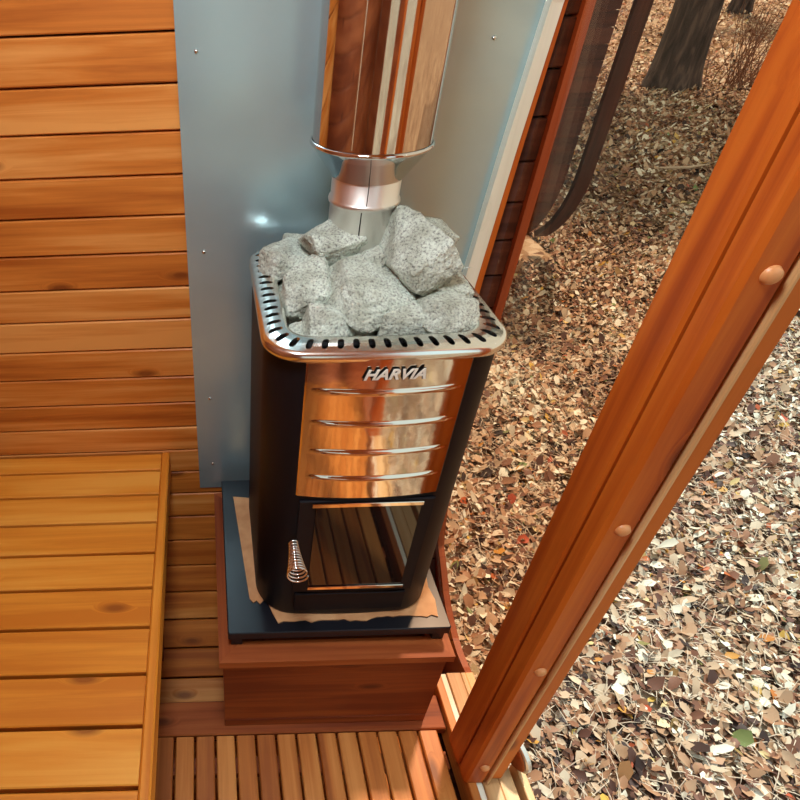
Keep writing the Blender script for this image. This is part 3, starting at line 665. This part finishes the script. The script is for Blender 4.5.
# fallen leaves: nobody could count them
rng = np.random.default_rng(5)
def leaves(n, xr, yr, size, name, label, lift):
    x = rng.uniform(*xr, n); y = rng.uniform(*yr, n)
    keep = ~((x < .74)) & ~((x < 2.6) & (y > 4.15) & (y < 6.1))
    x, y = x[keep], y[keep]; n = len(x)
    z = np.array([gh(a, b_) for a, b_ in zip(x, y)]) + rng.uniform(.002, lift, n)
    L_ = size * np.clip(rng.lognormal(0, .42, n), .3, 2.1); Wd = L_ * rng.uniform(.35, .75, n); yaw = rng.uniform(0, 2 * PI, n)
    tilt = rng.normal(0, .5, n); roll = rng.normal(0, .5, n); fold = rng.uniform(-.1, .55, n); curl = rng.uniform(-.3, .35, n)
    base = np.array([(-.5, 0, 0), (-.22, .5, 1), (.2, .42, 1), (.5, 0, 2), (.2, -.42, 1), (-.22, -.5, 1), (0, 0, 0)])
    V = np.zeros((n, 7, 3))
    for k, (a, b_, t) in enumerate(base):
        V[:, k, 0] = a * L_; V[:, k, 1] = b_ * Wd
        V[:, k, 2] = (fold * Wd * abs(b_) * 1.1 if t == 1 else 0) + (curl * L_ if t == 2 else 0)
    cy_, sy_ = np.cos(yaw)[:, None], np.sin(yaw)[:, None]
    V[:, :, 2] += V[:, :, 0] * np.sin(tilt)[:, None] + V[:, :, 1] * np.sin(roll)[:, None]
    X = V[:, :, 0] * cy_ - V[:, :, 1] * sy_ + x[:, None]; Y = V[:, :, 0] * sy_ + V[:, :, 1] * cy_ + y[:, None]
    V[:, 1:6, :2] *= rng.uniform(.72, 1.28, (n, 5, 1))
    mn = V[:, :, 2].min(1); Z = V[:, :, 2] - mn[:, None] * .75 + z[:, None]
    P = np.stack([X, Y, Z], -1).reshape(-1, 3)
    F = np.array([(0, 6, 2, 1), (6, 3, 2, 2), (0, 5, 4, 6), (6, 4, 3, 3)])
    tri = np.array([(0, 6, 1), (1, 6, 2), (2, 6, 3), (0, 5, 6), (5, 4, 6), (4, 3, 6)])
    Fi = (np.arange(n)[:, None, None] * 7 + tri[None]).reshape(-1, 3)
    me = bpy.data.meshes.new(name); me.vertices.add(len(P)); me.vertices.foreach_set('co', P.astype(np.float32).ravel())
    me.loops.add(Fi.size); me.loops.foreach_set('vertex_index', Fi.ravel().astype(np.int32)); me.polygons.add(len(Fi))
    me.polygons.foreach_set('loop_start', np.arange(0, Fi.size, 3, dtype=np.int32)); me.polygons.foreach_set('loop_total', np.full(len(Fi), 3, dtype=np.int32))
    me.update(); me.validate()
    c = rng.beta(1.7, 1.5, n) * .93; pn = np.array([mnoise.noise(Vector((a * 2.1, b_ * 2.1, 11))) + .6 * mnoise.noise(Vector((a * 6, b_ * 6, 4))) for a, b_ in zip(x, y)]); c = np.clip((c - .46) * 1.25 + .46 + .28 * pn, 0, .93); sp_ = rng.random(n); c = np.where(sp_ > .95, rng.uniform(.94, 1., n), c)
    a = me.attributes.new('rnd', 'FLOAT', 'POINT'); a.data.foreach_set('value', np.repeat(c, 7).astype(np.float32))
    me.materials.append(M_leaf); o = bpy.data.objects.new(name, me); C.objects.link(o); tag(o, label, 'leaves', kind='stuff'); return o
leaves(100000, (.74, 3.6), (-.3, 5.0), .026, 'fallen_leaves', 'litter of small dry brown leaves on the ground beside the sauna glass', .03)
leaves(60000, (3.6, 9), (-.3, 5.0), .034, 'fallen_leaves', 'dry pale leaves on the open ground right of the door post', .03)
leaves(75000, (1.6, 9.5), (5.0, 12.0), .038, 'fallen_leaves', 'dry leaves on the forest floor around the near tree', .04)
leaves(36000, (5, 20), (12, 28), .06, 'fallen_leaves', 'distant leaf litter beyond the near tree', .05)
leaves(26000, (.74, 5), (-3.2, -.3), .034, 'fallen_leaves', 'leaf litter on the ground outside the near end of the glass front', .03)
# a few big pale leaves and straw blades
def blades(n):
    mb = MB()
    for _ in range(n):
        x, y = random.uniform(.76, 4.2), random.uniform(-.2, 3.2); a = random.uniform(0, 2 * PI); l = random.uniform(.03, .12); z = gh(x, y) + .02
        d = Vector((math.cos(a), math.sin(a), random.uniform(-.05, .3))); s = Vector((-d.y, d.x, 0)) * .0013
        p0 = Vector((x, y, z)); p1 = p0 + d * l * .5 + Vector((0, 0, .01)); p2 = p0 + d * l
        mb.add([p0 - s, p0 + s, p1 + s, p1 - s, p2], [(0, 1, 2, 3), (3, 2, 4)])
    return mb.build('dry_grass', M_straw, fix=False)
tag(blades(14000), 'thin dry grass blades scattered among the leaves by the door', 'grass', kind='stuff')

# ------------------------------------------------------------------ second sauna pod
DY = 4.03 - .03 - YF + .0   # inner far->flip: pod 2 is the same pod shifted
P2 = thing('sauna_cabin', (1.7, 5.1, GZ), 'dark brown plank sauna pod standing outdoors behind the glass', 'cabin')
P2Y = 4.03 + .03 - YN       # its near face (outer) lies at y = 4.03
mb = MB(); s_ = -(YF - RB - YM)
while s_ < TOT:
    for mir in (True, False): stave(mb, s_, min(s_ + PITCH, TOT), .62, 2.372, mir, P2Y, th=.03, jit=.001)
    s_ += PITCH
mb.build('plank_shell', M_dark, P2)
r_ = ringpoly(.005, .028, .64, 2.35, 'inner_lining', M_dark, P2Y, P2)
arc = lambda o: [(YF - RB + (RB + o) * math.cos(a), ZB + RB + (RB + o) * math.sin(a)) for a in [math.radians(-56 + k * 4) for k in range(14)]] + [p for p in profile(o)[20:]]
mb = MB(); halfring(mb, arc(-.004), arc(.034), 2.452, 2.545, False); halfring(mb, arc(-.004), arc(.034), 2.452, 2.545, True)
mb.v = [(x, y + P2Y, z) for x, y, z in mb.v]; mb.build('end_hoop', M_dark, P2)
mb = MB(); mb.prism([(y + P2Y, z) for y, z in profile(0) + [(2 * YM - y, z) for y, z in reversed(profile(0)[1:-1])]], .62, .64); mb.build('end_wall', M_dark, P2)
for z in (.05, 1.9): mb = MB(); mb.box(2.36, 2.46, P2Y + YM - .1, P2Y + YM + .1, z - .05, z + .05); mb.build('tie_beam', M_dark, P2)
for x in (.85, 2.05): mb = MB(); mb.box(x, x + .12, 4.8, 5.6, GZ - .05, -.314, 'y'); mb.build('base_beam', M_dark, P2)
for c_ in P2.children: c_.location.z -= .06
# own base beams
for x in (-.4, .4): mb = MB(); mb.box(x, x + .12, -.5, .9, GZ - .05, -.324, 'y'); tag(mb.build('base_beam', M_dark), 'base timber under the sauna floor, ' + ('nearer the glass end' if x > 0 else 'nearer the closed end'), 'beam')

# ------------------------------------------------------------------ trees, shrub, stick
def tree(loc, r0, h, lean, label, seed, flare=1.4, crown=None):
    rg = random.Random(seed); t = thing('tree', (loc[0], loc[1], GZ), label, 'tree', None)
    mb = MB(); n = 28; m_ = 40; vs = []
    for i in range(m_ + 1):
        z = -.15 + (h + .15) * (i / m_) ** 1.5; rr_ = r0 * (1 - .55 * max(0, z) / h); fl = 1 + (flare - 1) * math.exp(-max(0, z + .1) / .28)
        for k in range(n):
            a = 2 * PI * k / n; q = 1 + .09 * mnoise.noise(Vector((math.cos(a) * 2.2, math.sin(a) * 2.2, z * .7 + seed))) + (fl - 1) * .5 * math.cos(5 * a + seed)
            r = rr_ * fl * q; vs.append((loc[0] + lean[0] * z + r * math.cos(a), loc[1] + lean[1] * z + r * math.sin(a), GZ + z))
    mb.add(vs, [(i * n + k, i * n + (k + 1) % n, (i + 1) * n + (k + 1) % n, (i + 1) * n + k) for i in range(m_) for k in range(n)], smooth=True)
    mb.build('trunk', M_bark, t); bb = MB()
    def br(p, d, l, r, dep):
        pts = [p]; rs_ = [r]
        for k in range(4):
            d = (d + Vector((rg.gauss(0, .16), rg.gauss(0, .16), rg.gauss(.06, .1)))).normalized(); pts.append(pts[-1] + d * l / 4); rs_.append(r * (1 - .17 * (k + 1)))
        bb.tube(pts, rs_, 6)
        if dep:
            for _ in range(4): q = rg.randint(1, 4); br(pts[q], (d + Vector((rg.gauss(0, .7), rg.gauss(0, .7), rg.gauss(.1, .4)))).normalized(), l * .6, rs_[q] * .6, dep - 1)
    for k in range(16):
        z = h * rg.uniform(.38, .98); a = rg.uniform(0, 2 * PI)
        br(Vector((loc[0] + lean[0] * z, loc[1] + lean[1] * z, GZ + z)), Vector((math.cos(a), math.sin(a), .45)).normalized(), rg.uniform(1.6, 3.0), r0 * .28, 2)
    bb.build('branches', M_bark, t)
    if crown:      # evergreen crown, needle sprays nobody could count
        q = 9000; cc = np.array([loc[0], loc[1], GZ + crown[0]]); d = rng.normal(0, 1, (q, 3)); d /= np.linalg.norm(d, axis=1)[:, None]; P = cc + d * (rng.random(q) ** .4)[:, None] * np.array([crown[1], crown[1], crown[2]])
        a = rng.normal(0, 1, (q, 3)); a /= np.linalg.norm(a, axis=1)[:, None]; b_ = np.cross(a, rng.normal(0, 1, (q, 3))); b_ /= np.linalg.norm(b_, axis=1)[:, None]
        fm = MB(); V = np.stack([P - a * .16, P + b_ * .05, P + a * .16, P - b_ * .05], 1).reshape(-1, 3); fm.add(V.tolist(), [(4 * i, 4 * i + 1, 4 * i + 2, 4 * i + 3) for i in range(q)])
        fo = fm.build('foliage', M_needle, t, fix=False)
    return t
tree((6.85, 9.8), .30, 9., (-.03, .0), 'thick dark tree trunk with flared base beside the twiggy shrub', 3, crown=(6.2, 2.9, 1.6))
tree((13.7, 18.1), .22, 10., (.02, 0), 'thin dark trunk of the farther tree at the top edge', 5)
sh = MB(); rg = random.Random(9)
for k in range(46):
    a = rg.uniform(0, 2 * PI); p = Vector((7.75 + rg.gauss(0, .14), 9.6 + rg.gauss(0, .14), GZ)); d = Vector((math.cos(a) * .45 + .12, math.sin(a) * .45, 1)).normalized(); pts = [p]
    for j in range(5): d = (d + Vector((rg.gauss(0, .1), rg.gauss(0, .1), .0))).normalized(); pts.append(pts[-1] + d * rg.uniform(.15, .3))
    sh.tube(pts, [.007, .006, .005, .004, .003, .0015], 5)
    q = pts[3]; d2 = (d + Vector((rg.gauss(0, .5), rg.gauss(0, .5), 0))).normalized(); sh.tube([q, q + d2 * .3], [.003, .0012], 4)
tag(sh.build('shrub', M_twig), 'leafless twiggy shrub with thin brown stems growing right of the trunk', 'shrub')
mb = MB(); mb.tube([(4.45, 6.05, GZ + .05), (4.7, 6.0, GZ + .06), (4.95, 6.1, GZ + .05)], [.012, .016, .008], 7); tag(mb.build('stick', M_straw), 'short pale stick lying on the shaded leaves below the tree', 'stick')
